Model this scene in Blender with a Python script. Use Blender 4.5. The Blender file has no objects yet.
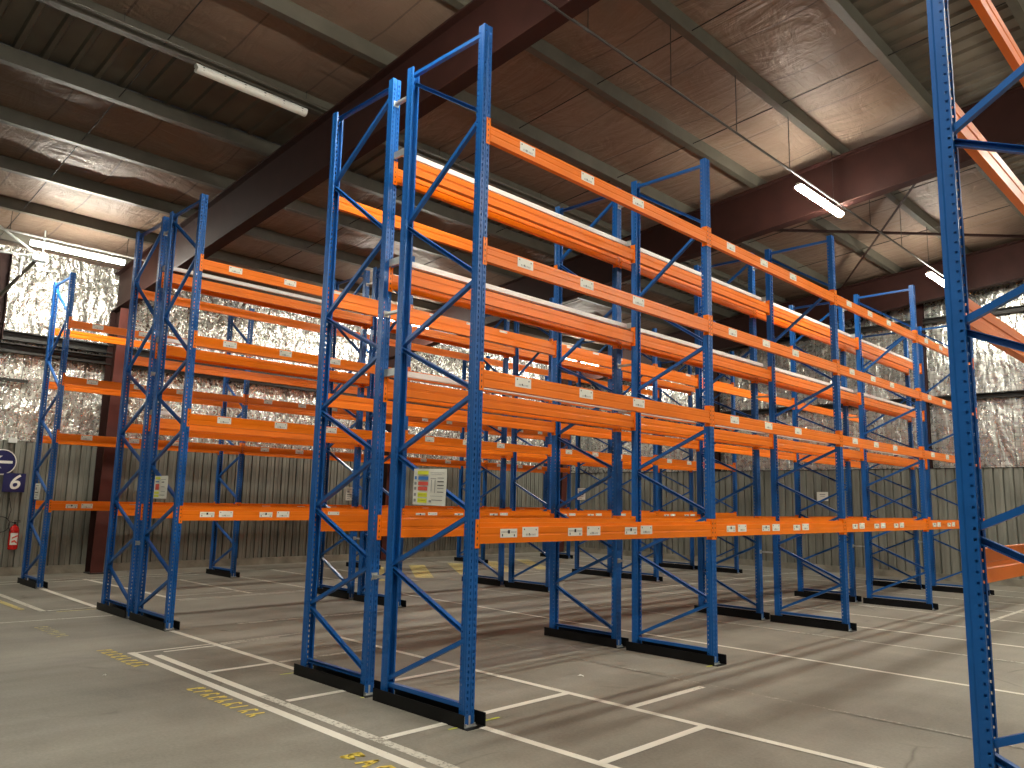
import bpy, bmesh, math, random
from mathutils import Vector, Matrix
random.seed(4)
S = bpy.context.scene
C = S.collection
PI = math.pi

# ------------------------------------------------------------------ camera
FPX = 781.81
cam_d = bpy.data.cameras.new('camera'); cam = bpy.data.objects.new('camera', cam_d); C.objects.link(cam)
cam_d.sensor_fit = 'HORIZONTAL'; cam_d.sensor_width = 36.0; cam_d.lens = FPX / 1024 * 36.0
cam_d.clip_start = 0.05; cam_d.clip_end = 200
YAW, PITCH, ROLL = 0.7818, 0.14892, 0.02135
fw = Vector((-math.sin(YAW) * math.cos(PITCH), math.cos(YAW) * math.cos(PITCH), math.sin(PITCH)))
rt = Vector((math.cos(YAW), math.sin(YAW), 0)); up = rt.cross(fw)
r2 = rt * math.cos(ROLL) + up * math.sin(ROLL); u2 = -rt * math.sin(ROLL) + up * math.cos(ROLL)
M = Matrix((r2, u2, -fw)).transposed().to_4x4(); M.translation = Vector((4.7139, -4.3553, 1.7436))
cam.matrix_world = M
S.camera = cam

# ------------------------------------------------------------------ world, exposure
w = bpy.data.worlds.new('world'); S.world = w; w.use_nodes = True
w.node_tree.nodes['Background'].inputs[0].default_value = (0.02, 0.02, 0.022, 1)
w.node_tree.nodes['Background'].inputs[1].default_value = 0.3
S.view_settings.view_transform = 'Standard'; S.view_settings.look = 'None'
S.view_settings.gamma = 1; S.view_settings.use_curve_mapping = False
S.view_settings.exposure = 2.3
LAMP_POWER = 50.0          # emission strength of a lit tube diffuser

# ------------------------------------------------------------------ materials
def mat(name, col, rough=0.5, metal=0.0, noise=None, bump=None, spec=0.5, emit=None):
    m = bpy.data.materials.new(name); m.use_nodes = True; nt = m.node_tree
    b = nt.nodes['Principled BSDF']
    b.inputs['Base Color'].default_value = (*col, 1); b.inputs['Roughness'].default_value = rough
    b.inputs['Metallic'].default_value = metal
    b.inputs['Specular IOR Level'].default_value = spec
    tc = nt.nodes.new('ShaderNodeTexCoord')
    if noise:   # (scale, amount)
        n = nt.nodes.new('ShaderNodeTexNoise'); n.inputs['Scale'].default_value = noise[0]; n.inputs['Detail'].default_value = 6
        nt.links.new(tc.outputs['Object'], n.inputs['Vector'])
        r = nt.nodes.new('ShaderNodeValToRGB')
        r.color_ramp.elements[0].position = 0.3; r.color_ramp.elements[1].position = 0.7
        a = noise[1]
        r.color_ramp.elements[0].color = (*[c * (1 - a) for c in col], 1)
        r.color_ramp.elements[1].color = (*[min(1, c * (1 + a)) for c in col], 1)
        nt.links.new(n.outputs['Fac'], r.inputs[0]); nt.links.new(r.outputs[0], b.inputs['Base Color'])
    if bump:
        n2 = nt.nodes.new('ShaderNodeTexNoise'); n2.inputs['Scale'].default_value = bump[0]; n2.inputs['Detail'].default_value = 5
        nt.links.new(tc.outputs['Object'], n2.inputs['Vector'])
        bp = nt.nodes.new('ShaderNodeBump'); bp.inputs['Strength'].default_value = bump[1]; bp.inputs['Distance'].default_value = 0.02
        nt.links.new(n2.outputs['Fac'], bp.inputs['Height']); nt.links.new(bp.outputs[0], b.inputs['Normal'])
    if emit:
        b.inputs['Emission Color'].default_value = (*emit[0], 1); b.inputs['Emission Strength'].default_value = emit[1]
    return m

class G:    # tiny node-graph helper
    def __init__(s, m): s.nt = m.node_tree; s.b = s.nt.nodes['Principled BSDF']; s.tc = s.nt.nodes.new('ShaderNodeTexCoord').outputs['Object']
    def n(s, typ, ins=None, **kw):
        nd = s.nt.nodes.new(typ)
        for k, v in kw.items(): setattr(nd, k, v)
        for k, v in (ins or {}).items():
            if isinstance(v, bpy.types.NodeSocket): s.nt.links.new(v, nd.inputs[k])
            else: nd.inputs[k].default_value = v
        return nd
    def map(s, scale, rot=(0, 0, 0)): return s.n('ShaderNodeMapping', {'Vector': s.tc, 'Scale': scale, 'Rotation': rot}).outputs[0]
    def noise(s, vec, scale, detail=4, rough=.5, dist=0): return s.n('ShaderNodeTexNoise', {'Vector': vec, 'Scale': scale, 'Detail': detail, 'Roughness': rough, 'Distortion': dist}).outputs['Fac']
    def math(s, op, a, b=0.0, c=0.0): return s.n('ShaderNodeMath', {0: a, 1: b, 2: c}, operation=op).outputs[0]
    def mix(s, f, a, b): return s.n('ShaderNodeMix', {0: f, 6: a, 7: b}, data_type='RGBA').outputs[2]
    def ramp(s, f, p0, p1, c0=(0, 0, 0, 1), c1=(1, 1, 1, 1)):
        r = s.n('ShaderNodeValToRGB', {0: f}); e = r.color_ramp.elements
        e[0].position = p0; e[0].color = c0; e[1].position = p1; e[1].color = c1
        return r.outputs[0]
    def bump(s, h, strength, dist, normal=None):
        ins = {'Height': h, 'Strength': strength, 'Distance': dist}
        if normal: ins['Normal'] = normal
        return s.n('ShaderNodeBump', ins).outputs[0]
    def link(s, a, name): s.nt.links.new(a, s.b.inputs[name])

BLUE = mat('blue_paint', (0.007, 0.098, 0.350), 0.34, noise=(3, .10), spec=.35)
ORANGE = mat('orange_paint', (0.88, 0.195, 0.004), 0.36, noise=(2, .06), spec=.3)
GALV = mat('galvanised_steel', (0.46, 0.48, 0.47), 0.38, 0.55, noise=(14, .2))
STOPW = mat('bright_zinc_steel', (0.80, 0.81, 0.80), 0.5, 0.1)
BLACK = mat('black_steel', (0.0045, 0.0045, 0.005), 0.5, noise=(5, .3), spec=.2)
MAROON = mat('maroon_steel', (0.026, 0.0085, 0.0065), 0.6, noise=(3, .2), spec=.2)
REDCOL = mat('oxide_red_steel', (0.09, 0.018, 0.012), 0.6, noise=(3, .2))
PURLIN = mat('purlin_steel', (0.070, 0.064, 0.048), 0.5, 0.15, noise=(4, .15))
DARKM = mat('dark_steel', (0.03, 0.028, 0.025), 0.5, 0.3)
WIRE = mat('wire', (0.02, 0.018, 0.016), 0.6)
WHITEP = mat('white_label', (0.80, 0.79, 0.72), 0.5)
INK = mat('black_ink', (0.01, 0.01, 0.01), 0.5)
GREYINK = mat('grey_ink', (0.28, 0.28, 0.28), 0.5)
YEL = mat('yellow_print', (0.75, 0.78, 0.05), 0.5)
BLU2 = mat('blue_print', (0.05, 0.2, 0.55), 0.5)
RED2 = mat('red_print', (0.72, 0.09, 0.06), 0.5)
NAVY = mat('navy_sign', (0.008, 0.012, 0.09), 0.4)
REDX = mat('red_enamel', (0.50, 0.012, 0.01), 0.25)
RUBBER = mat('black_rubber', (0.012, 0.012, 0.012), 0.6)
LAMPBODY = mat('lamp_housing', (0.62, 0.63, 0.60), 0.45)
LAMPOFF = mat('lamp_diffuser_off', (0.78, 0.77, 0.72), 0.35)
LAMPON = mat('lamp_diffuser_lit', (0.9, 0.9, 0.85), 0.4, emit=((1.0, 0.955, 0.83), LAMP_POWER))
KERB = mat('kerb_concrete', (0.26, 0.24, 0.19), 0.85, noise=(3, .3), bump=(20, .3))

# floor: worn grey-brown concrete
FLOOR = mat('concrete_floor', (0.25, 0.23, 0.19), 0.62); g = G(FLOOR)
big = g.noise(g.tc, .45, 5, .6, .4); mid = g.noise(g.tc, 2.3, 6, .65); fine = g.noise(g.tc, 40, 4, .7)
tyre_shade = g.noise(g.map((1.8, .12, 1)), 1.0, 4, .6, .3)  # tyre streaks along y, plus the beams' shadow streaks painted into the colour
f1 = g.math('MULTIPLY_ADD', big, .5, g.math('MULTIPLY_ADD', mid, .28, g.math('MULTIPLY_ADD', fine, .24, g.math('MULTIPLY', tyre_shade, .24))))
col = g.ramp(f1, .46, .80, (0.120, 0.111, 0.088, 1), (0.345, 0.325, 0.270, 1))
vor = g.n('ShaderNodeTexVoronoi', {'Vector': g.n('ShaderNodeMix', {0: .18, 4: g.tc, 5: g.n('ShaderNodeTexNoise', {'Vector': g.tc, 'Scale': 1.3}).outputs['Color']}, data_type='VECTOR').outputs[1], 'Scale': .38}, feature='DISTANCE_TO_EDGE').outputs['Distance']
crack = g.math('MULTIPLY', g.ramp(vor, .0, .006, (1, 1, 1, 1), (0, 0, 0, 1)), g.ramp(g.noise(g.tc, .9, 2), .52, .62))
col = g.mix(g.math('MULTIPLY', crack, .6), col, (0.06, 0.052, 0.042, 1))
blot = g.ramp(g.noise(g.tc, 1.1, 3, .5, .8), .70, .74)
col = g.mix(g.math('MULTIPLY', blot, .45), col, (0.085, 0.075, 0.06, 1))
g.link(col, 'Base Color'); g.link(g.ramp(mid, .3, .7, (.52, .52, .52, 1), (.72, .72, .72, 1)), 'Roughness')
g.link(g.bump(fine, .25, .004), 'Normal')

def paint(name, c, wear):
    m = mat(name, c, .6); g = G(m)
    nz = g.noise(g.tc, 26, 5, .75); n2 = g.noise(g.tc, 3.0, 3)
    k = g.ramp(g.math('MULTIPLY_ADD', nz, .7, g.math('MULTIPLY', n2, .3)), wear, wear + .07)
    g.link(g.mix(k, (0.235, 0.22, 0.18, 1), (*c, 1)), 'Base Color'); return m
PAINT = paint('white_floor_paint', (0.74, 0.71, 0.62), .34)
PAINTW = paint('worn_white_floor_paint', (0.60, 0.58, 0.50), .42)
PAINTY = paint('yellow_floor_paint', (0.80, 0.62, 0.10), .34)
PAINTYF = paint('faded_yellow_floor_paint', (0.60, 0.50, 0.17), .42)
PAINTL = paint('lime_floor_paint', (0.62, 0.68, 0.05), .38)

# crumpled silver foil of the walls; axis = horizontal direction of the wall
def foil(name, axis, quilt, base=(0.82, 0.81, 0.75)):
    m = mat(name, base, .25, .80); g = G(m)
    nz = g.n('ShaderNodeTexNoise', {'Vector': g.tc, 'Scale': .8 if quilt else 1.1, 'Detail': 3}).outputs['Color']
    wv = g.n('ShaderNodeMix', {0: .30, 4: g.tc, 5: nz}, data_type='VECTOR').outputs[1]
    def rid(scale, rot, sc, pw=1.0):     # ridged folds
        mp = g.n('ShaderNodeMapping', {'Vector': wv, 'Scale': scale, 'Rotation': rot}).outputs[0]
        n = g.noise(mp, sc, 3, .5, .8)
        return g.math('SUBTRACT', 1.0, g.math('MINIMUM', 1.0, g.math('MULTIPLY', g.math('ABSOLUTE', g.math('SUBTRACT', n, .5)), 5.0)))
    rA = (.7, 0, 0) if axis == 1 else (0, .7, 0); rB = (-.5, 0, 0) if axis == 1 else (0, -.5, 0)
    a = rid((1, 1, .35), rA, 2.6); b = rid((1, 1, .30), rB, 3.4); d2 = rid((1.6, 1.6, .25), (0, 0, 0), 3.0)
    c = g.noise(g.tc, 9 if quilt else 14, 3 if not quilt else 1, .5, .4); lo = g.noise(g.tc, 1.3, 2, .5)
    h = g.math('MULTIPLY_ADD', a, .55, g.math('MULTIPLY_ADD', b, .45, g.math('MULTIPLY_ADD', d2, .35, g.math('MULTIPLY_ADD', c, .28, g.math('MULTIPLY', lo, 1.6)))))
    sx = g.n('ShaderNodeSeparateXYZ', {0: g.tc}).outputs; hx = sx[axis]; hz = sx[2]
    def line(co, pitch, wd): return g.math('LESS_THAN', g.math('PINGPONG', co, pitch / 2), wd)
    if quilt:
        q = g.math('MAXIMUM', line(hx, .115, .007), line(hz, .115, .007))
    else:
        q = g.math('MAXIMUM', line(hx, .05, .004), line(hz, .05, .004))
    seam = line(hx, 1.22, .012)
    col = g.mix(g.math('MULTIPLY', q, .42 if quilt else .22), (*base, 1), (0.16, 0.15, 0.12, 1))
    col = g.mix(g.math('MULTIPLY', seam, .55), col, (0.10, 0.09, 0.075, 1))
    dirt = g.ramp(g.noise(g.tc, .8, 5, .65), .42, .72)
    col = g.mix(g.math('MULTIPLY', dirt, .45), col, (0.24, 0.21, 0.17, 1))
    g.link(col, 'Base Color')
    g.link(g.bump(h, 1.0, .030 if quilt else .075), 'Normal')
    g.link(g.ramp(c, .3, .7, (.20, .20, .20, 1), (.36, .36, .36, 1)), 'Roughness')
    return m
FOIL_L = foil('crumpled_silver_foil', 1, False)
FOIL_F = foil('quilted_silver_foil', 0, True)

# roof foil: dull brownish film, seams run across the slope (lines of constant y)
ROOF = mat('brown_roof_film', (0.26, 0.19, 0.145), .52, .08, spec=.35); g = G(ROOF)
a = g.noise(g.map((.5, 1.8, 1)), 1.0, 3, .5, 2.2); b = g.noise(g.map((2.2, .9, 1), (0, 0, .6)), 1.1, 4, .6, 1.2)
sy = g.n('ShaderNodeSeparateXYZ', {0: g.tc}).outputs[1]
seam = g.math('LESS_THAN', g.math('PINGPONG', g.math('MULTIPLY_ADD', g.noise(g.tc, .8, 2), .10, sy), .65), .014)
col = g.mix(g.ramp(g.noise(g.tc, .35, 4), .35, .7), (0.155, 0.104, 0.074, 1), (0.215, 0.155, 0.115, 1))
col = g.mix(g.math('MULTIPLY', seam, .75), col, (0.07, 0.05, 0.038, 1))
g.link(col, 'Base Color')
g.link(g.bump(g.math('MULTIPLY_ADD', a, 1.0, g.math('MULTIPLY', b, 1.2)), .6, .06), 'Normal')

RIBS = mat('ribbed_roof_sheet', (0.12, 0.105, 0.08), .5, .2, noise=(1.2, .3))
CLAD = mat('grey_wall_sheet', (0.170, 0.155, 0.125), .55, .15); g = G(CLAD)
n1 = g.noise(g.map((4.0, 4.0, .35)), 1.2, 6, .7); n2 = g.noise(g.tc, .7, 4)
col = g.ramp(g.math('MULTIPLY_ADD', n1, .65, g.math('MULTIPLY', n2, .35)), .36, .66, (0.130, 0.130, 0.107, 1), (0.300, 0.300, 0.255, 1))
g.link(col, 'Base Color')

# ------------------------------------------------------------------ mesh builder
class MB:
    def __init__(s): s.v = []; s.f = []; s.m = []
    def quad(s, pts, mi=0):
        i = len(s.v); s.v += [tuple(p) for p in pts]; s.f.append(tuple(range(i, i + len(pts)))); s.m.append(mi); return s
    def box(s, x0, x1, y0, y1, z0, z1, mi=0):
        i = len(s.v)
        s.v += [(x0, y0, z0), (x1, y0, z0), (x1, y1, z0), (x0, y1, z0), (x0, y0, z1), (x1, y0, z1), (x1, y1, z1), (x0, y1, z1)]
        for q in ((0, 3, 2, 1), (4, 5, 6, 7), (0, 1, 5, 4), (1, 2, 6, 5), (2, 3, 7, 6), (3, 0, 4, 7)):
            s.f.append(tuple(i + k for k in q)); s.m.append(mi)
        return s
    def prism(s, prof, a, b, U, V, mi=0, closed=True, caps=True):
        """sweep 2-D profile (u,v) from point a to point b; U, V give the profile's axes"""
        a = Vector(a); b = Vector(b); U = Vector(U); V = Vector(V); i = len(s.v); n = len(prof)
        for P in (a, b):
            for (u, v) in prof: s.v.append(tuple(P + U * u + V * v))
        for k in range(n if closed else n - 1):
            k2 = (k + 1) % n; s.f.append((i + k, i + k2, i + n + k2, i + n + k)); s.m.append(mi)
        if closed and caps:
            s.f.append(tuple(i + k for k in reversed(range(n)))); s.m.append(mi)
            s.f.append(tuple(i + n + k for k in range(n))); s.m.append(mi)
        return s
    def tube(s, a, b, r, n=8, mi=0):
        a = Vector(a); b = Vector(b); d = (b - a).normalized()
        U = d.orthogonal().normalized(); V = d.cross(U)
        return s.prism([(r * math.cos(2 * PI * k / n), r * math.sin(2 * PI * k / n)) for k in range(n)], a, b, U, V, mi)
    def path(s, pts, r, n=8, mi=0):
        for p, q in zip(pts, pts[1:]): s.tube(p, q, r, n, mi)
        return s
    def lathe(s, prof, c, n=20, mi=0):
        i = len(s.v); m = len(prof)
        for k in range(n):
            a = 2 * PI * k / n
            for r, z in prof: s.v.append((c[0] + r * math.cos(a), c[1] + r * math.sin(a), c[2] + z))
        for k in range(n):
            k2 = (k + 1) % n
            for j in range(m - 1):
                s.f.append((i + k * m + j, i + k2 * m + j, i + k2 * m + j + 1, i + k * m + j + 1)); s.m.append(mi)
        return s
    def mesh(s, name, mats, thick=None, fixn=True):
        me = bpy.data.meshes.new(name); me.from_pydata(s.v, [], s.f)
        for m in (mats if isinstance(mats, (list, tuple)) else [mats]): me.materials.append(m)
        me.polygons.foreach_set('material_index', s.m)
        if fixn or thick:
            bm = bmesh.new(); bm.from_mesh(me)
            if thick:
                bmesh.ops.remove_doubles(bm, verts=bm.verts, dist=1e-5)
                bmesh.ops.recalc_face_normals(bm, faces=bm.faces)
                bmesh.ops.solidify(bm, geom=bm.faces[:], thickness=thick)
            else: bmesh.ops.recalc_face_normals(bm, faces=bm.faces)
            bm.to_mesh(me); bm.free()
        me.update(); return me
    def build(s, name, mats, parent=None, **kw):
        return link(name, s.mesh(name, mats, **kw), parent)

def link(name, me, parent=None, loc=(0, 0, 0), rz=0):
    o = bpy.data.objects.new(name, me); C.objects.link(o); o.location = loc; o.rotation_euler = (0, 0, rz)
    if parent: o.parent = parent
    return o
def tag(o, label, cat, group=None):
    o['label'] = label; o['category'] = cat
    if group: o['group'] = group
    return o
def athing(o): o['kind'] = 'thing'; return o
def struct(o): o['kind'] = 'structure'; return o
def thing(name, label, cat, loc=(0, 0, 0), rz=0, group=None):
    return tag(link(name, None, None, loc, rz), label, cat, group)
def copy_tree(o, parent=None):
    c = o.copy(); C.objects.link(c)
    if parent: c.parent = parent
    for ch in o.children: copy_tree(ch, c)
    return c

# ------------------------------------------------------------------ key dimensions
BAY = 3.694; H = 5.93; D = 1.10; GAP = 0.235
XL, XR, Y0, Y1 = -14.4, 12.0, -12.0, 18.0        # room
SL = 0.095                                        # roof slope, rising with x
def zroof(x): return 8.12 + SL * x                # top of rafters = underside of purlins
PH = 0.22                                         # purlin height
RAFT_Y = [-5.95, 1.70, 9.35, 17.0]
PURL_X = [1.05 - 1.63 * k for k in range(9, -7, -1)]   # -13.62 ... 10.83

# ------------------------------------------------------------------ floor
fm = MB().quad([(XL - .3, Y0 - .3, 0), (XR + .3, Y0 - .3, 0), (XR + .3, Y1 + .3, 0), (XL - .3, Y1 + .3, 0)])
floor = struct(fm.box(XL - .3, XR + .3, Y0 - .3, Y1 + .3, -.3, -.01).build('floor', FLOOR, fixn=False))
def fline(x0, y0, x1, y1, wd, m=PAINT, name='painted_line'):
    a = Vector((x0, y0, 0)); b = Vector((x1, y1, 0)); d = (b - a).normalized(); n = Vector((-d.y, d.x, 0)) * wd / 2
    z = Vector((0, 0, .0010 + .00022 * (fline.k % 29))); fline.k += 1
    o = MB().quad([a - n + z, b - n + z, b + n + z, a + n + z]).build(name, m, floor, fixn=False)
    return o
fline.k = 0
PF = paint('faint_floor_paint', (0.40, 0.38, 0.32), .50)
P, PW, PY, PYF, PLM = PAINT, PAINTW, PAINTY, PAINTYF, PAINTL
fline(-4.58, -.89, 6.5, -.88, .085)
fline(-4.25, -.725, -1.9, -.725, .085); fline(-1.9, -.725, 6.5, -.70, .085, PW)
fline(-4.53, -.93, -4.53, .06, .05); fline(-4.40, -.60, -4.40, .06, .05)
fline(-5.75, .02, 1.25, .085, .075); fline(1.25, .085, 6.5, .10, .075)
fline(-4.50, .1, -4.56, 1.25, .06, PW); fline(-4.42, .1, -4.47, .85, .05, PW)
for x, a, b, m in ((-3.10, -.68, .03, P), (-3.10, .1, 1.25, PW), (-1.60, -.66, .03, P), (-1.64, .12, 1.4, P), (-.19, -.68, -.0, P), (-.21, .1, 1.4, P), (1.22, .05, 1.42, P)):
    fline(x, a, x, b, .075, m)
for x, m in ((.48, P),): fline(x, 1.45, x, 2.62, .075, m)
fline(-4.0, 1.42, 6.8, 1.44, .075)
fline(-3.6, 2.73, 4.6, 2.74, .045, PF)
fline(-7.2, 4.86, -3.5, 4.77, .06); fline(-3.5, 4.77, 8.5, 4.78, .07)
fline(-7.0, 6.62, 6.0, 6.62, .05, PW); fline(-3.0, 7.86, 8, 7.92, .07); fline(-6.8, 9.2, 8, 9.25, .07, PW)
fline(-5.72, .92, -5.55, 3.4, .08, PW)
fline(-13.6, -.75, -8.45, -.74, .09, PW); fline(-13.6, -1.00, -8.8, -.93, .09, PYF)
fline(-11.52, .03, -8.46, -.01, .09); fline(-8.46, -.68, -8.46, .04, .07, PW); fline(-8.32, -.6, -8.32, .0, .05, PYF)
fline(-7.75, -2.2, -7.5, -.1, .05, PW)
fline(-12.9, 1.16, -8.9, 1.33, .09); fline(-11.8, 2.63, -8.85, 2.71, .09, PW); fline(-11.7, 3.93, -8.85, 3.98, .09, PW)
fline(-8.68, 1.3, -8.68, 3.9, .06, PW); fline(-8.55, 1.3, -8.55, 3.9, .05, PW); fline(-9.2, 1.35, -9.2, 3.2, .05, PW)
for y in (5.3, 6.6, 10.5, 11.8, 13.1, 14.4, 15.7): fline(-12.9, y, -8.9, y, .09, PW)
for y in (10.6, 12.0, 13.4, 14.8, 16.1): fline(-7.0, y, 9.5, y, .08, PW)
for x in (-8.6, -5.0, -2.4, 1.1, 3.9, 6.5): fline(x, 9.4, x, 16.9, .07, PW)
for x in (-13.0, -12.6): fline(x, -2, x, 3.4, .08, PW)
# faded yellow hatched box on the far side of the centre rack
for k in range(-1, 4): fline(-12.15, 9.15 + 1.35 * k, -9.35, 7.15 + 1.35 * k, .42, PYF, 'yellow_hatch')
# lime set-out ticks at the rack feet
for x, y in ((-.05, -.17), (-2.56, -.2), (-1.29, -.12), (.0, 3.5), (-.05, .2)): fline(x, y, x + .01, y + .17, .022, PLM, 'lime_tick')
# yellow stencilled letters, read from the far side of the double line
def stroke_word(x, y, word, hgt, m, pitch):
    L = {'B': [((0, 0), (0, 1)), ((0, 1), (.5, .85)), ((.5, .85), (0, .55)), ((0, .5), (.55, .25)), ((.55, .25), (0, 0))],
         'A': [((0, 0), (.3, 1)), ((.3, 1), (.6, 0)), ((.15, .4), (.45, .4))],
         'C': [((.55, .9), (.15, .95)), ((.15, .95), (0, .5)), ((0, .5), (.15, .05)), ((.15, .05), (.55, .1))],
         'S': [((.55, .9), (.05, .8)), ((.05, .8), (.5, .45)), ((.5, .45), (.45, .05)), ((.45, .05), (0, .1))],
         'I': [((.2, 0), (.2, 1))], 'E': [((0, 0), (0, 1)), ((0, 1), (.5, 1)), ((0, .5), (.4, .5)), ((0, 0), (.5, 0))],
         'T': [((.25, 0), (.25, 1)), ((0, 1), (.5, 1))], 'R': [((0, 0), (0, 1)), ((0, 1), (.5, .8)), ((.5, .8), (0, .5)), ((.1, .5), (.55, 0))],
         'L': [((0, 0), (0, 1)), ((0, 0), (.5, 0))], 'N': [((0, 0), (0, 1)), ((0, 1), (.5, 0)), ((.5, 0), (.5, 1))]}
    b = MB(); wd = .016
    for k, ch in enumerate(word):
        for (a0, b0), (a1, b1) in L[ch]:
            A = Vector((x + k * pitch + a0 * pitch * .9, y - hgt / 2 + b0 * hgt, .005)); B = Vector((x + k * pitch + a1 * pitch * .9, y - hgt / 2 + b1 * hgt, .005))
            d = (B - A).normalized(); n = Vector((-d.y, d.x, 0)) * wd
            b.quad([A - n - d * .008, B - n + d * .008, B + n + d * .008, A + n - d * .008])
    return b.build('yellow_stencil', m, floor, fixn=False)
def broken_marks(x0, x1, y, n, m, seed):
    """a row of worn stencil strokes, nothing legible left"""
    rn = random.Random(seed); b = MB(); st = (x1 - x0) / n
    for k in range(n):
        x = x0 + st * k; sg = rn.choice((-1, 1))
        for (ax, ay, bx, by) in [(.1, -.5, .25, .5), (.35, -.1 * sg, .55, -.5 * sg)][:1 + (rn.random() < .75)] + ([(.3, .5 * sg, .6, .35 * sg)] if rn.random() < .5 else []):
            A = Vector((x + ax * st, y + ay * .15, .005)); B = Vector((x + bx * st, y + by * .15, .005))
            d = (B - A).normalized(); nn = Vector((-d.y, d.x, 0)) * .013
            b.quad([A - nn, B - nn, B + nn, A + nn])
    return b.build('yellow_stencil', m, floor, fixn=False)
broken_marks(-4.90, -3.72, -1.07, 8, PAINTY, 1)
broken_marks(-2.55, -1.28, -1.06, 9, PAINTY, 2)
stroke_word(-.03, -1.07, 'BAC', .14, PAINTY, .17)
broken_marks(-7.0, -6.0, -1.15, 7, PAINTYF, 3)

# ------------------------------------------------------------------ walls
CT = 2.82     # top of the ribbed cladding
def ribbed(axis, c, a, b, z0, z1, inward, pitch=.215):
    """trapezoidal vertical sheet; axis 0 = wall along x at y=c, 1 = wall along y at x=c"""
    m = MB(); pts = []; t = a
    while t < b:
        pts += [(t, 0), (t + .088, 0), (t + .095, .012), (t + .165, .012), (t + .172, 0), (t + .182, -.045), (t + .200, -.045), (t + .207, 0)]; t += pitch
    for (t0, d0), (t1, d1) in zip(pts, pts[1:]):
        def Pt(t, d, z): return (t, c + inward * d, z) if axis == 0 else (c + inward * d, t, z)
        m.quad([Pt(t0, d0, z0), Pt(t1, d1, z0), Pt(t1, d1, z1), Pt(t0, d0, z1)])
    return m
def wall(name, axis, c, a, b, inward, foilmat):
    zt = lambda t: zroof(t if axis == 0 else c) + PH + .12
    m = MB()
    def Pt(t, d, z): return (t, c + inward * d, z) if axis == 0 else (c + inward * d, t, z)
    # foil panels sag a little between the girts: a gentle real relief
    n = int((b - a) / .3); rows = 22
    zb = CT - .03
    V = {}
    for i in range(n + 1):
        t = a + (b - a) * i / n
        for j in range(rows + 1):
            z = zb + (zt(t) - zb) * j / rows
            bulge = .05 * abs(math.sin((z - CT) * PI / 1.9)) * (.6 + .4 * math.sin(t * 2.1 + z))
            V[i, j] = Pt(t, .02 + bulge, z)
    for i in range(n):
        for j in range(rows): m.quad([V[i, j], V[i + 1, j], V[i + 1, j + 1], V[i, j + 1]], 0)
    o = m.mesh(name, [foilmat], fixn=False)
    bm = bmesh.new(); bm.from_mesh(o); bmesh.ops.remove_doubles(bm, verts=bm.verts, dist=1e-5)
    for f in bm.faces: f.smooth = True
    bm.to_mesh(o); bm.free()
    wo = struct(link(name, o))
    ci = c + inward * (.30 if axis == 0 else 0)
    ribbed(axis, ci, a, b, .16, CT, inward).build('ribbed_sheet', CLAD, wo, fixn=False)
    if axis == 0: MB().box(a, b, ci - .02, c, CT - .02, CT).build('ledge', DARKM, wo)
    k = MB()
    if axis == 0: k.box(a, b, ci - .08, c + .1, 0, .17)
    else: k.box(min(c - inward * .12, c + inward * .07), max(c - inward * .12, c + inward * .07), a, b, 0, .17)
    k.build('kerb', KERB, wo)
    return wo
wall_left = wall('wall_left', 1, XL, Y0, Y1, 1, FOIL_L)
wall_far = wall('wall_far', 0, Y1, XL, XR, -1, FOIL_F)
def plain_wall(name, axis, c, a, b, inward):
    wo = struct(ribbed(axis, c, a, b, 0, 9.6, inward).build(name, CLAD, fixn=False)); return wo
plain_wall('wall_right', 1, XR, Y0, Y1, -1); plain_wall('wall_back', 0, Y0, XL, XR, 1)
# girts
gn = ['lower', 'upper']
for z, hh in ((4.72, .0), (4.98, .0)):
    tag(MB().prism([(0, -.10), (.16, -.10), (.16, -.075), (.03, -.075), (.03, .075), (.16, .075), (.16, .10), (0, .10)], (XL + .09, Y0, z), (XL + .09, Y1 - .2, z), (1, 0, 0), (0, 0, 1))
        .build('wall_girt', DARKM), '%s dark steel rail of the pair running along the left foil wall' % ('lower' if z < 4.8 else 'upper'), 'wall rail', 'girts on the left wall')
for z, nme in ((4.62, 'dark steel rail across the far foil wall at mid height'), (6.72, 'dark steel rail across the far foil wall close under the roof')):
    tag(MB().prism([(0, -.07), (.14, -.07), (.14, -.05), (.03, -.05), (.03, .05), (.14, .05), (.14, .07), (0, .07)], (XL + .3, Y1 - .09, z), (XR, Y1 - .09, z), (0, -1, 0), (0, 0, 1))
        .build('wall_girt', DARKM), nme, 'wall rail', 'girts on the far wall')

# ------------------------------------------------------------------ roof
roof = MB(); ribm = MB()
edges = [XL - .3] + PURL_X + [XR + .3]
for x0, x1 in zip(edges, edges[1:]):
    ribbed_gap = abs(x0 + 7.10) < .05 or abs(x0 - 1.05) < .05
    if ribbed_gap:
        y = Y0 - .3; prof = []
        while y < Y1 + .3:
            prof += [(y, 0), (y + .20, 0), (y + .225, -.045), (y + .285, -.045), (y + .31, 0)]; y += .34
        for (ya, da), (yb, db) in zip(prof, prof[1:]):
            ribm.quad([(x0, ya, zroof(x0) + PH + da + .04), (x1, ya, zroof(x1) + PH + da + .04), (x1, yb, zroof(x1) + PH + db + .04), (x0, yb, zroof(x0) + PH + db + .04)])
    else:
        nx, ny = 10, 80; V = {}
        for i in range(nx + 1):
            x = x0 + (x1 - x0) * i / nx; s = math.sin(PI * i / nx)
            for j in range(ny + 1):
                yy = Y0 - .3 + (Y1 - Y0 + .6) * j / ny
                V[i, j] = (x, yy, zroof(x) + PH - s * (.055 + .03 * math.sin(yy * 2.4 + x) + .012 * math.sin(yy * 7 + 3 * x)))
        for i in range(nx):
            for j in range(ny): roof.quad([V[i, j], V[i + 1, j], V[i + 1, j + 1], V[i, j + 1]])
me = roof.mesh('ceiling', ROOF, fixn=False)
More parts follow.
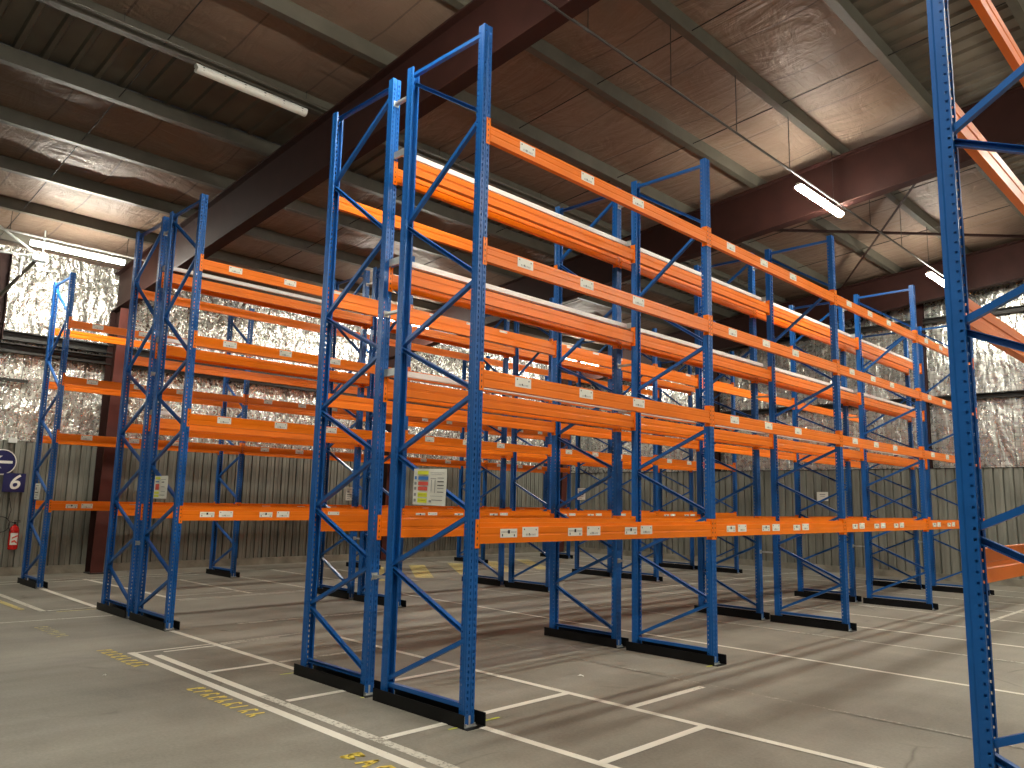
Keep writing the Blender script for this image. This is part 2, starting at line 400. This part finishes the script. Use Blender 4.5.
bm = bmesh.new(); bm.from_mesh(me); bmesh.ops.remove_doubles(bm, verts=bm.verts, dist=1e-5)
for f in bm.faces: f.smooth = True
bm.to_mesh(me); bm.free()
ceiling = struct(link('ceiling', me))
ribm.build('ribbed_sheet', RIBS, ceiling, fixn=False)

ORD = ['first', 'second', 'third', 'fourth', 'fifth', 'sixth', 'seventh', 'eighth', 'ninth', 'tenth', 'eleventh', 'twelfth', 'thirteenth', 'fourteenth', 'fifteenth', 'sixteenth', 'seventeenth']
for k, x in enumerate(PURL_X):
    z = zroof(x); t = .012; wd = .12
    prof = [(0, 0), (wd, 0), (wd, .03), (wd - t, .03), (wd - t, t), (t, t), (t, PH - t), (wd, PH - t), (wd, PH), (0, PH)]
    prof = [(-u + wd / 2, v) for u, v in prof]      # web on the +x side
    tag(MB().prism(prof, (x, Y0, z), (x, Y1, z), (1, 0, 0), (0, 0, 1)).build('roof_purlin', PURLIN),
        'grey steel roof purlin, the %s counted from the left wall' % ORD[k], 'roof beam', 'roof purlins')
# rafters with their wall columns
RW = {1: 'nearer', 2: 'middle', 3: 'farthest', 0: 'hindmost'}
for k, y in enumerate(RAFT_Y):
    r = thing('steel_rafter', 'maroon steel roof girder, the %s one across the hall' % RW[k], 'roof girder', (0, y, 0), 0, 'maroon roof girders')
    xa, xb = XL + .2, XR - .08
    lo = lambda x: 7.20 + SL * x
    ft = .03
    wm = MB()
    for s_ in (-.012, .012): wm.quad([(xa, s_, lo(xa)), (xb, s_, lo(xb)), (xb, s_, zroof(xb)), (xa, s_, zroof(xa))])
    wm.build('web', MAROON, r, fixn=False)
    for nm, f0 in (('lower_flange', lambda x: lo(x)), ('upper_flange', lambda x: zroof(x) - ft)):
        MB().prism([(-.12, 0), (.12, 0), (.12, ft), (-.12, ft)], (xa, 0, f0(xa)), (xb, 0, f0(xb)), (0, 1, 0), (0, 0, 1)).build(nm, MAROON, r)
    if k:
        c = athing(thing('steel_column', 'dark red tapered steel column on the left wall under the %s girder' % RW[k], 'column', (XL + .2, y, 0), 0, 'columns of the left wall'))
        zt = lo(xa) - .005; m = MB()
        for s_ in (-.008, .008): m.quad([(0, s_, 0), (.34, s_, 0), (.66, s_, zt), (0, s_, zt)])
        m.build('web', MAROON, c, fixn=False)
        MB().box(0, .02, -.13, .13, 0, zt).build('outer_flange', MAROON, c)
        MB().prism([(0, -.13), (.02, -.13), (.02, .13), (0, .13)], (.32, 0, 0), (.64, 0, zt), (1, 0, 0), (0, 1, 0)).build('inner_flange', REDCOL, c)
        MB().box(-.02, .40, -.15, .15, 0, .025).build('base_plate', DARKM, c)
for x, nme in ((-8.1, 'left'), (-1.95, 'middle'), (4.2, 'right')):
    m = MB().box(x - .09, x + .09, Y1 - .12, Y1 - .10, 0, zroof(x)).box(x - .09, x + .09, Y1 - .27, Y1 - .25, 0, zroof(x)).box(x - .006, x + .006, Y1 - .25, Y1 - .12, 0, zroof(x))
    tag(athing(m.build('steel_column', MAROON)), 'slim maroon steel column against the far foil wall, %s one' % nme, 'column', 'columns of the far wall')
# roof wind bracing between the middle and farthest girder
def zr2(x): return 8.04 + SL * x
for (xa, ya, xb, yb), nme in (((-4.24, 9.55, .98, 16.8), 'rising to the right wall side'), ((1.30, 9.55, -3.62, 16.8), 'leaning toward the left wall side')):
    tag(MB().prism([(-.035, 0), (.035, 0), (.035, .07), (.028, .07), (.028, .007), (-.035, .007)], (xa, ya, zr2(xa)), (xb, yb, zr2(xb)), (0, 1, 0), (0, 0, 1))
        .build('wind_brace', MAROON), 'maroon diagonal bar of the roof cross bracing, %s' % nme, 'brace', 'roof cross bracing')
# sag rods under the film, parallel to the girders
for k, y in enumerate((-3.4, -.85, 4.24, 6.9, 11.9, 14.5)):
    tag(MB().tube((XL + .3, y, zroof(XL + .3) + .05), (XR, y, zroof(XR) + .05), .009, 6).build('sag_rod', WIRE),
        'thin dark tie rod across the roof purlins, the %s counted from the near end' % ORD[k], 'rod', 'roof tie rods')
# long light conduits on wires
def conduit(x, z, ya, yb, r, m, label, wires):
    t = thing('lighting_conduit', label, 'conduit', (x, ya, z))
    MB().tube((0, 0, 0), (0, yb - ya, 0), r, 8).build('tube', m, t)
    for y in wires:
        top = zroof(x) + (0 if min(abs(x - p) for p in PURL_X) < .07 else PH - .06)
        MB().tube((0, y - ya, 0), (0, y - ya, top - z), .006, 5).build('hanger_wire', WIRE, t)
    return t
conduit(-.60, 7.15, -6, 17.8, .018, DARKM, 'thin grey conduit hung on wires above the lit lamps over the centre aisle', [.4 + 1.72 * k - 5.16 for k in range(14)])
conduit(-5.28, 7.632, -8, 17.8, .02, PURLIN, 'pale conduit along the roof purlin beside the unlit lamp', [-4 + 2.6 * k for k in range(9)])
for ya, yb, nm in ((-5.7, 1.5, 'nearest'), (1.9, 9.1, 'middle'), (9.6, 16.8, 'farthest')):
    conduit(-12.05, 6.60, ya, yb, .02, GALV, 'pale conduit above the lamps near the left foil wall, %s length' % nm, [ya + .5, ya + 2.6, ya + 4.7, ya + 6.8])

# ------------------------------------------------------------------ lamps
def lamp_mesh(lit):
    L = 1.72
    t = thing('strip_lamp', 'x', 'lamp', (0, 0, 0), 0, 'lit tube lamps' if lit else None)
    n = 8; body = [(-.045, .035), (.045, .035), (.045, .055), (.03, .075), (-.03, .075), (-.045, .055)]
    MB().prism(body, (0, 0, 0), (0, L, 0), (1, 0, 0), (0, 0, 1)).build('housing', LAMPBODY, t)
    dif = [(.066 * math.cos(PI * .95 + PI * 1.10 * k / n), .018 + .062 * math.sin(PI * .95 + PI * 1.10 * k / n)) for k in range(n + 1)]
    MB().prism(dif, (0, .015, 0), (0, L - .015, 0), (1, 0, 0), (0, 0, 1)).build('diffuser', LAMPON if lit else LAMPOFF, t)
    for y in (.3, L - .3): MB().tube((.04 if lit else 0, y, .07), (.04 if lit else 0, y, .14 if lit else .08), .006, 6).build('hanger', WIRE, t)
    for k in range(6):
        y = .1 + (L - .2) * k / 5
        MB().box(.05, .062, y - .012, y + .012, -.005, .045).build('clip', GALV if lit else INK, t)
    return t
lamp0 = lamp_mesh(True); used = [0]
def lamp(x, y, z, label):
    o = lamp0 if not used[0] else copy_tree(lamp0); used[0] = 1
    o.location = (x, y, z); o['label'] = label
lamp(-.65, 7.69, 7.0, 'lit tube lamp hanging before the middle maroon girder, above the centre rack')
lamp(-.65, 14.3, 7.0, 'lit tube lamp hanging far off above the end of the centre rack')
lamp(-.65, -.95, 7.0, 'lit tube lamp above the near end of the centre rack, just out of view')
lamp(-12.05, -.65, 6.45, 'lit tube lamp beside the pipe bracket above the far left rack')
lamp(-12.05, 7.4, 6.45, 'lit tube lamp above the far left rack, glimpsed through the middle beams')
lamp(-12.05, 15.0, 6.45, 'lit tube lamp above the far end of the far left rack')
lamp(-.65, -8.6, 7.0, 'added lit tube lamp behind the viewer above the centre')  # lit lamps from here on are added out of view to brighten the hall
lamp(6.3, -6.5, 7.2, 'added lit tube lamp behind the viewer toward the right')
lamp(6.3, 3.6, 7.2, 'added lit tube lamp above the right aisle, out of view')  # added, unseen, to lift the floor on the right
lamp(6.3, 12.5, 7.2, 'added lit tube lamp above the far right aisle, out of view')
lamp(9.0, 4.0, 7.5, 'added lit tube lamp near the right wall, out of view')  # this one and the next are added fill for the right side
lamp(9.0, 11.0, 7.5, 'added lit tube lamp near the right wall, farther off, out of view')
lamp(-12.05, -8.6, 6.45, 'added lit tube lamp behind the viewer near the left wall')
lamp(3.0, -3.6, 7.6, 'added lit tube lamp above the viewer, out of view')  # added, unseen, to light the foreground from above
lamp(6.3, 8.2, 7.2, 'added lit tube lamp above the right aisle, between its two neighbours')
off = lamp_mesh(False); off.location = (-5.47, -.40, 7.52); off['label'] = 'unlit white tube lamp fixed under a roof purlin, upper left'

# ------------------------------------------------------------------ rack templates (local: aisle face at x=0, frame reaches to x=-D)
UW, UD = .092, .077
def upright_mesh():
    """open section with a slotted front and dotted sides; local front at x=0 facing +x, open toward -x"""
    m = MB(); h = UW / 2
    ys = [-h, -.033, -.021, -.011, -.006, .006, .011, .021, .033, h]
    xs = [0, 0, 0, 0, -.006, -.006, 0, 0, 0, 0]
    zs = [0.02]; z = .10; holes = []
    while z < H - .06:
        zs += [z, z + .026]; holes.append(len(zs) - 2); z += .05
    zs.append(H)
    hs = set(holes)
    for j in range(len(zs) - 1):
        for i in range(len(ys) - 1):
            if j in hs and i in (1, 7): continue
            m.quad([(xs[i], ys[i], zs[j]), (xs[i + 1], ys[i + 1], zs[j]), (xs[i + 1], ys[i + 1], zs[j + 1]), (xs[i], ys[i], zs[j + 1])])
    # sides: shallow step, a row of small round-ish holes, return lip
    for s in (-1, 1):
        sx = [0, -.018, -.024, -.055, -.068, -UD]; sy = [h, h, h - .004, h - .004, h - .004, h - .004]
        for j in range(len(zs) - 1):
            for i in range(5):
                if j in hs and i == 3: 
                    # hole only over part of the slot height
                    za, zb = zs[j] + .006, zs[j] + .019
                    m.quad([(sx[i], s * sy[i], zs[j]), (sx[i + 1], s * sy[i + 1], zs[j]), (sx[i + 1], s * sy[i + 1], za), (sx[i], s * sy[i], za)])
                    m.quad([(sx[i], s * sy[i], zb), (sx[i + 1], s * sy[i + 1], zb), (sx[i + 1], s * sy[i + 1], zs[j + 1]), (sx[i], s * sy[i], zs[j + 1])])
                    continue
                m.quad([(sx[i], s * sy[i], zs[j]), (sx[i + 1], s * sy[i + 1], zs[j]), (sx[i + 1], s * sy[i + 1], zs[j + 1]), (sx[i], s * sy[i], zs[j + 1])])
        m.quad([(-UD, s * sy[5], zs[0]), (-UD, s * (sy[5] - .014), zs[0]), (-UD, s * (sy[5] - .014), H), (-UD, s * sy[5], H)])
    return m.mesh('upright', BLUE, thick=-.0022)
UPR = upright_mesh()
def brace_mesh(xa, za, xb, zb, f=1):
    a = Vector((xa, 0, za)); b = Vector((xb, 0, zb)); d = (b - a).normalized(); n = Vector((0, 1, 0)).cross(d)
    c = [(-.020, -.017), (.020, -.017), (.020, -.014), (-.017, -.014), (-.017, .014), (.020, .014), (.020, .017), (-.020, .017)]
    m = MB().prism([(u * f, v) for u, v in c], a, b, Vector((0, 1, 0)), n)
    for P_ in (a + d * .015, b - d * .015): m.tube(P_ + Vector((0, -.030, 0)), P_ + Vector((0, .030, 0)), .009, 6)
    return m.mesh('brace', BLUE)
xo, xi = -.045, -D + .045
nodes = [(xi, .17), (xo, .67), (xi, 1.15), (xo, 1.64), (xi, 2.15), (xo, 2.64), (xi, 3.14), (xo, 3.63), (xi, 4.32), (xo, 5.10), (xi, 5.80)]
BR = []
for (xa, za), (xb, zb) in zip(nodes, nodes[1:]):
    s = 1 if xb > xa else -1
    BR.append(brace_mesh(xa, za + .018, xb, zb - .018, s))
BR.append(brace_mesh(xi, .145, xo, .145)); BR.append(brace_mesh(xi, 5.86, xo, 5.86))
fp = MB().box(-.085, .025, -.062, .062, .003, .009).box(-.004, .002, -.05, .05, .009, .085).box(-.076, -.004, -.051, -.047, .009, .085).box(-.076, -.004, .047, .051, .009, .085)
fp.tube((.012, -.045, .006), (.012, -.045, .03), .007, 6).tube((.012, .045, .006), (.012, .045, .03), .007, 6)
FP = fp.mesh('foot_plate', GALV)
def make_frame():
    t = thing('rack_frame', 'x', 'rack frame', (0, 0, 0), 0, 'blue upright frames of the pallet racks')
    link('upright', UPR, t); link('upright', UPR, t, (-D, 0, 0), PI)
    link('foot_plate', FP, t); link('foot_plate', FP, t, (-D, 0, 0), PI)
    for b in BR: link('brace', b, t)
    return t
# black floor channel the feet stand in
cw0, cw1 = -.085, .105
chan = MB().box(-D - .06, .075, cw0, cw1, 0, .004).box(-D - .06, .03, cw0, cw0 + .006, 0, .105).box(-D - .06, .075, cw1 - .006, cw1, 0, .105)
CH = chan.mesh('floor_channel', BLACK)

# beams; z origin at the underside, body from y=.0475 to BAY-.0475
BL0, BL1 = UW / 2 + .004, BAY - UW / 2 - .004
def body(hh, step):
    f, bk = .006, -.044; st = hh - .036
    pr = [(bk, 0), (f, 0), (f, hh * .36), (f - .004, hh * .40), (f - .004, hh * .46), (f, hh * .50), (f, st)]
    pr += [(f - .014, st + .002), (f - .014, hh)] if step else [(f - .003, st + .004), (f - .003, st + .010), (f, st + .014), (f, hh)]
    pr += [(bk, hh), (bk, hh * .62), (bk + .005, hh * .58), (bk + .005, hh * .44), (bk, hh * .40)]
    return MB().prism(pr, (0, BL0, 0), (0, BL1, 0), (1, 0, 0), (0, 0, 1)).mesh('beam_body', ORANGE)
def connector(hh, s):
    """hooked end plate: one leg against the upright's side, one across its front"""
    z0, z1 = -.035, hh + .065 if hh < .16 else hh + .03
    y = BL0 if s > 0 else BL1
    ya, yb = (y - .003, y) if s > 0 else (y, y + .003)
    m = MB().box(-.06, .010, ya, yb, z0, z1)
    fa, fb = (y - .046, y) if s > 0 else (y, y + .046)
    m.box(.003, .0065, fa, fb, z0, z1)
    k = z0 + .02
    while k < z1 - .02:
        m.box(.0065, .0075, (fa + fb) / 2 - .005, (fa + fb) / 2 + .005, k, k + .018, 1); k += .05
    return m.mesh('end_connector', [ORANGE, DARKM])
def label_mesh(big, v):
    rnd = random.Random(v); x = .0078; hh = .072 if big else .085
    m = MB().box(.0055, x, -.1, .1, 0, hh, 0)
    def q(a, b, c, d, mi=1): m.quad([(x + .0006, a, c), (x + .0006, b, c), (x + .0006, b, d), (x + .0006, a, d)], mi)
    if big:
        q(-.012, .014, hh * .45, hh * .85); q(-.08, -.068, .01, .03); q(.06, .072, .008, .026)
        for k in range(5): q(-.085 + .016 * k, -.077 + .016 * k, hh * .55, hh * .72, 2); q(.03 + .013 * k, .036 + .013 * k, hh * .52, hh * .7, 2)
    else:
        q(-.082, -.07, hh * .7, hh * .84); q(.066, .078, hh * .66, hh * .8); q(-.02, -.006, hh * .16, hh * .38)
        for k in range(7): q(-.055 + .018 * k, -.047 + .018 * k, hh * .14, hh * .14 + .012 + .006 * rnd.random(), 2)
    return m.mesh('label_plate', [WHITEP, INK, GREYINK])
LB = [label_mesh(True, k) for k in range(3)]; LS = [label_mesh(False, k) for k in range(3)]
LEV = [(1.398, .166, True), (2.685, .142, False), (3.765, .142, False), (4.855, .142, False)]
def make_beam(hh, step, labels):
    t = athing(thing('pallet_beam', 'x', 'rack beam', (0, 0, 0), 0, 'orange beams of the pallet racks'))
    link('beam_body', body_cache(hh, step), t)
    link('end_connector', conn_cache(hh, 1), t); link('end_connector', conn_cache(hh, -1), t)
    if labels and step:
        for k, y in enumerate((.385, .65, 1.25, 1.52, 2.11, 2.375)): link('label_plate', (LB if k % 2 == 0 else LS)[k // 2], t, (0, y, .045))
    elif labels:
        for k, y in enumerate((.525, 1.395, 2.25)): link('label_plate', LS[k], t, (0, y, .045))
    return t
_c = {}
def body_cache(hh, step): return _c.setdefault(('b', hh, step), None) or _c.__setitem__(('b', hh, step), body(hh, step)) or _c[('b', hh, step)]
def conn_cache(hh, s): return _c.setdefault(('c', hh, s), None) or _c.__setitem__(('c', hh, s), connector(hh, s)) or _c[('c', hh, s)]

LEVN = ['lowest', 'second', 'third', 'top']; BAYN = ['nearest', 'second', 'third', 'farthest']; FRN = ['nearest', 'second', 'third', 'fourth', 'farthest']
protoF = [None]; protoB = {}
def put_frame(x, y, rz, label):
    if protoF[0] is None: protoF[0] = make_frame(); o = protoF[0]
    else: o = copy_tree(protoF[0])
    o.location = (x, y, 0); o.rotation_euler = (0, 0, rz); o['label'] = label
def put_beam(x, y, z, rz, lv, labels, label):
    k = (LEV[lv][1], LEV[lv][2], labels)
    if k not in protoB: protoB[k] = make_beam(*k); o = protoB[k]
    else: o = copy_tree(protoB[k])
    o.location = (x, y + (BAY if rz else 0), z); o.rotation_euler = (0, 0, rz); o['label'] = label
ch_used = [None]
def put_channel(x, y, rz, label):
    if ch_used[0] is None: ch_used[0] = tag(link('floor_channel', CH), 'x', 'floor channel', 'black floor channels under the rack frames'); o = ch_used[0]
    else: o = ch_used[0].copy(); C.objects.link(o)
    if rz: o.location = (x - D - .0, y, 0)
    else: o.location = (x, y, 0)
    o['label'] = label
def row(xf, y0, mirrored, nb, nm, labels, front='aisle side', rear='inner side', nf=None):
    """xf = x of the front (aisle) face; mirrored rows have their aisle on the -x side"""
    rz = PI if mirrored else 0
    for k in range(nf or nb + 1):
        y = y0 + BAY * k
        put_frame(xf, y, rz, 'blue braced upright frame, %s of the row in the %s' % (FRN[k], nm))
        if mirrored: put_channel_m(xf, y, nm, k)
        else: put_channel(xf, y, 0, 'black floor channel under the %s frame of the %s' % (FRN[k], nm))
    for k in range(nb):
        y = y0 + BAY * k
        for lv, (z, hh, st) in enumerate(LEV):
            a = 'orange beam, %s level, %s, %s bay of %s' % (LEVN[lv], front, BAYN[k], nm)
            b = 'orange beam, %s level, %s, %s bay of %s' % (LEVN[lv], rear, BAYN[k], nm)
            if mirrored:
                put_beam(xf, y, z, PI, lv, False, a); put_beam(xf + D, y, z, 0, lv, False, b)
            else:
                put_beam(xf, y, z, 0, lv, labels, a); put_beam(xf - D, y, z, PI, lv, False, b)
def put_channel_m(xf, y, nm, k):
    put_channel(xf + D - .0, y, 0, 'black floor channel under the %s frame of the %s' % (FRN[k], nm))

row(0.0, 0.0, False, 4, 'centre rack right half', True)
row(-2 * D - GAP, 0.0, True, 4, 'centre rack left half', False)
XA = -5.80
row(XA, .02, False, 4, 'left rack right half', True)
row(XA - 2 * D - GAP, .02, True, 4, 'left rack left half', False)
XB = -11.62
row(XB, .035, False, 4, 'far left rack', True, 'aisle side', 'wall side')
row(3.578, -.12, True, 1, 'right edge rack', False, 'left side', 'right side')

# galvanised stop bars and row spacers in the gap between back-to-back rows
for (xc, yb, nm) in ((-D - GAP / 2, 0.0, 'centre rack'), (XA - D - GAP / 2, .02, 'left rack')):
    for lv, z in ((1, 2.90), (2, 3.985), (3, 5.088)):
        for k in range(4):
            y = yb + BAY * k
            t = thing('stop_bar', 'white galvanised stop bar behind the %s level beams, %s bay of %s' % (LEVN[lv], BAYN[k], nm), 'stop bar', (xc, y, z), 0, 'galvanised stop bars')
            MB().box(-.025, .025, .02, BAY - .02, 0, .052).build('bar', STOPW, t)
            for yy in (.0, BAY - .02):
                MB().box(-GAP / 2 + .004, GAP / 2 - .004, yy, yy + .02, -.01, .06).build('bracket', GALV, t)
    for zi, z in enumerate((1.04, 3.50, 5.66)):
        for k in range(5):
            m = MB().box(-GAP / 2 + .002, GAP / 2 - .002, -.02, .02, -.012, .012).box(-GAP / 2 + .002, -GAP / 2 + .006, -.03, .03, -.03, .03).box(GAP / 2 - .006, GAP / 2 - .002, -.03, .03, -.03, .03)
            o = tag(m.build('row_spacer', GALV), 'small galvanised spacer, %s of three, joining the %s frames of the %s' % (('lowest', 'middle', 'top')[zi], FRN[k], nm), 'spacer', 'row spacers')
            o.location = (xc, yb + BAY * k, z)

# load-notice sheets tied in the near frames
def sheet(loc, wd, hh, label, colour, rz=0, rx=0):
    t = thing('load_notice', label, 'notice', loc, 0, 'load notices on the frames'); t.rotation_euler = (0, rx, rz)
    n = 6; m = MB(); amp = .008
    V = {}
    for i in range(n + 1):
        for j in range(n + 1):
            V[i, j] = (wd * i / n, -amp * math.sin(i * 1.1) * math.sin(j * .9 + 1), hh * j / n)
    for i in range(n):
        for j in range(n): m.quad([V[i, j], V[i + 1, j], V[i + 1, j + 1], V[i, j + 1]])
    m.build('paper', WHITEP, t, thick=.002)
    p = MB(); y = -.0115
    def q(a, b, c, d, mi): p.quad([(wd * a, y, hh * c), (wd * b, y, hh * c), (wd * b, y, hh * d), (wd * a, y, hh * d)], mi)
    for (a, b, c, d, mi) in colour: q(a, b, c, d, mi)
    p.build('print', [YEL, BLU2, RED2, INK, GREYINK], t, fixn=False)
    return t
full = [(.14, .48, .84, .94, 0), (.17, .48, .69, .79, 1), (.17, .48, .54, .64, 2), (.17, .46, .40, .50, 2), (.17, .46, .22, .34, 0), (.17, .46, .06, .18, 0),
        (.05, .12, .70, .79, 1), (.05, .12, .55, .63, 4), (.05, .12, .41, .49, 4), (.05, .12, .24, .32, 4), (.05, .12, .08, .16, 4), (.20, .42, .12, .13, 3), (.20, .42, .27, .28, 2),
        (.54, .95, .89, .90, 4), (.54, .88, .85, .86, 4), (.55, .72, .72, .74, 4), (.57, .59, .38, .70, 4), (.68, .70, .34, .70, 4),
        (.76, .95, .74, .76, 4), (.76, .95, .64, .665, 3), (.76, .95, .54, .565, 3), (.76, .95, .46, .48, 4), (.76, .95, .36, .38, 3), (.60, .92, .14, .155, 3), (.52, .60, .08, .14, 4), (.55, .93, .25, .26, 4)]
small = [(.1, .48, .85, .95, 0), (.12, .4, .72, .76, 1), (.14, .42, .38, .64, 2), (.08, .45, .2, .3, 0), (.08, .45, .06, .15, 0), (.55, .9, .82, .84, 4), (.6, .8, .7, .74, 3), (.58, .85, .5, .53, 4), (.58, .9, .3, .32, 4), (.5, .9, .14, .16, 3)]
grey = [(.2, .8, .84, .88, 4), (.2, .5, .6, .75, 4), (.2, .8, .4, .46, 3), (.2, .8, .25, .3, 4), (.2, .6, .1, .15, 4)]
sheet((-.775, -.03, 1.70), .44, .31, 'white load notice with yellow, blue and red blocks in the nearest centre frame', full, 0, .02)
sheet((-6.62, -.01, 1.68), .45, .31, 'white load notice with one red block in the nearest frame of the left rack', small)
sheet((-12.47, .0, 1.59), .33, .30, 'grey and white load notice in the nearest frame of the far left rack', grey)
sheet((-7.42, 3.68, 1.70), .24, .23, 'plain white notice in the second frame of the left rack', grey)
sheet((-8.17, 11.06, 1.82), .26, .29, 'plain white notice in the fourth frame of the left rack', grey)

# ------------------------------------------------------------------ things on the left wall
wx = XL + .10
def text_mesh(s, size, m, name, depth=.004):
    cu = bpy.data.curves.new(name, 'FONT'); cu.body = s; cu.size = size; cu.extrude = depth; cu.align_x = 'CENTER'; cu.align_y = 'CENTER'; cu.offset = .012 * size; cu.shear = .22
    o = bpy.data.objects.new(name, cu); C.objects.link(o); bpy.context.view_layer.update()
    me = bpy.data.meshes.new_from_object(o.evaluated_get(bpy.context.evaluated_depsgraph_get()))
    bpy.data.objects.remove(o); me.materials.clear(); me.materials.append(m); return me
TX = Matrix(((0, 0, 1), (1, 0, 0), (0, 1, 0)))   # text plane facing +x, reading toward +y
t = thing('bay_number_sign', 'square navy sign with a white number 6 on the left wall', 'sign', (wx, .06, 1.91))
MB().box(0, .012, -.205, .205, -.195, .195).build('board', NAVY, t)
me = text_mesh('6', .42, WHITEP, 'numeral'); me.transform(Matrix.Shear('XY', 4, (.12, 0)) if False else Matrix.Identity(4)); me.transform(TX.to_4x4()); o = link('numeral', me, t, (.014, 0, 0))
t = thing('direction_sign', 'round navy sign with a white arrow pointing left on the left wall', 'sign', (wx, -.20, 2.33))
def disc(r, x0, x1, n=40): return MB().prism([(r * math.cos(2 * PI * k / n), r * math.sin(2 * PI * k / n)) for k in range(n)], (x0, 0, 0), (x1, 0, 0), (0, 1, 0), (0, 0, 1))
disc(.265, 0, .010).build('rim', WHITEP, t); disc(.245, .010, .014).build('board', NAVY, t)
ar = MB().prism([(-.19, 0), (-.06, .13), (0, .13), (-.09, .028), (.19, .028), (.19, -.028), (-.09, -.028), (0, -.13), (-.06, -.13)], (.014, 0, 0), (.017, 0, 0), (0, 1, 0), (0, 0, 1))
ar.build('arrow', WHITEP, t)
t = thing('fire_extinguisher', 'red fire extinguisher with a white label hanging on the left wall', 'fire extinguisher', (wx + .10, .14, .54))
MB().lathe([(0, 0), (.075, 0), (.09, .02), (.09, .40), (.07, .46), (.03, .49), (.03, .51), (0, .51)], (0, 0, 0), 24).build('cylinder', REDX, t)
lb = MB()
for k in range(8):
    a0 = -.9 + .2 * k; a1 = a0 + .2
    lb.quad([(.0915 * math.cos(a0), .0915 * math.sin(a0), .10), (.0915 * math.cos(a1), .0915 * math.sin(a1), .10), (.0915 * math.cos(a1), .0915 * math.sin(a1), .34), (.0915 * math.cos(a0), .0915 * math.sin(a0), .34)])
lab = lb.build('label_sticker', WHITEP, t, fixn=False)
MB().prism([(-.05, .14), (.0, .16), (.05, .12), (.05, .15), (.0, .20), (-.05, .18)], (.093, 0, 0), (.0935, 0, 0), (0, 1, 0), (0, 0, 1)).prism([(-.05, .22), (.05, .27), (.05, .30), (-.05, .25)], (.093, 0, 0), (.0935, 0, 0), (0, 1, 0), (0, 0, 1)).build('label_mark', RED2, t)
MB().tube((0, 0, .50), (0, 0, .56), .022, 10).box(-.015, .015, -.02, .10, .555, .57).box(-.012, .012, -.02, .09, .59, .60).build('valve', RUBBER, t)
MB().box(-.20, -.08, -.03, .03, .30, .34).box(-.20, -.185, -.05, .05, .15, .42).build('wall_bracket', DARKM, t)
pts = [(.02, -.02, .54)] + [(.03 + .03 * math.sin(a * 1.0), -.03 - .10 * math.sin(a), .54 - .22 * (1 - math.cos(a)) / 2 + .08 * math.sin(a)) for a in [PI * k / 8 for k in range(1, 9)]]
MB().path(pts, .010, 6).build('hose', RUBBER, t)
t = thing('hose_loop', 'black looped cable on the left wall above the fire extinguisher', 'cable', (wx, -.1, 1.05))
MB().path([(.03, .16 * math.cos(a), .16 * math.sin(a)) for a in [2 * PI * k / 16 for k in range(17)]], .010, 6).path([(.03, .12, .10), (.03, .16, .3), (.03, .1, .55)], .008, 6).build('loop', RUBBER, t)
tag(MB().box(XL + .002, XL + .12, -.13, .03, 2.74, 2.84).build('junction_box', LAMPBODY), 'small white box on the left wall above the round sign', 'box')
tag(MB().box(wx, wx + .03, -.28, -.17, 1.60, 1.66).build('hose_hook', LAMPBODY), 'small white hook plate at the lower left of the number sign', 'hook')
# pipe bracket beside the left lamp
t = thing('pipe_bracket', 'grey pipework bracket beside the lit lamp at the upper left', 'pipework', (-12.6, -.6, 6.2))
def lp(p): return (p[0] + 12.6, p[1] + .6, p[2] - 6.2)
MB().tube(lp((-13.95, -.75, 5.60)), lp((-12.62, -.36, 6.33)), .035).build('strut', PURLIN, t)
MB().path([lp((-12.9, -1.9, 6.30)), lp((-12.6, -.36, 6.36))], .022).build('pipe', GALV, t)
MB().tube(lp((-12.7, -.62, 6.34)), lp((-12.7, -.62, 5.95)), .022).build('drop_tube', GALV, t)
MB().tube(lp((-12.55, -.36, 6.36)), lp((-12.75, -1.3, 7.0)), .025).build('diagonal', GALV, t)
MB().tube(lp((-12.55, -.30, 6.40)), lp((-12.55, -.30, 6.90)), .016).build('hanger', GALV, t)
MB().box(-.06, .14, .12, .36, .06, .16).build('clamp', GALV, t)
t = thing('hanging_post', 'dark maroon post dropping to the wall rail at the far upper left', 'post', (XL + .25, -.62, 4.85))
MB().box(-.1, .1, -.12, -.10, 0, 1.9).box(-.1, .1, .10, .12, 0, 1.9).box(-.008, .008, -.1, .1, 0, 1.9).build('post', MAROON, t)
tag(MB().box(XL + .1, XL + .16, -2.6, .1, 4.02, 4.08).build('wall_bar', DARKM), 'short thin black bar on the left foil wall', 'bar')
# paper notice on the far wall
t = thing('wall_notice', 'white paper notice on the ribbed far wall behind the centre rack', 'notice', (-4.86, Y1 - .345, 1.94))
MB().box(0, .32, -.004, 0, 0, .25).build('paper', WHITEP, t)
MB().box(.08, .24, -.005, -.004, .17, .19).box(.1, .22, -.005, -.004, .12, .13).build('print', GREYINK, t)
t = tag(MB().box(-1.1, -.96, Y1 - .14, Y1 - .04, 6.10, 6.24).build('junction_box', LAMPBODY), 'small white box high on the far foil wall', 'box')
# litter
for (x, y, s, nm) in ((-.62, 2.05, .05, 'small white paper scrap on the floor in front of the second centre frame'), (-2.35, 1.38, .06, 'white scrap lying on the painted line behind the nearest centre frame'), (-3.6, -1.5, .03, 'tiny white scrap on the open floor left of the double line')):
    m = MB().quad([(0, 0, .003), (s, .01, .012), (s * .8, s, .006), (.01, s * .7, .016)]).quad([(s, .01, .012), (s * 1.4, s * .4, .004), (s * .8, s, .006)])
    o = tag(m.build('paper_scrap', WHITEP, thick=.001), nm, 'litter', 'scraps on the floor'); o.location = (x, y, 0)
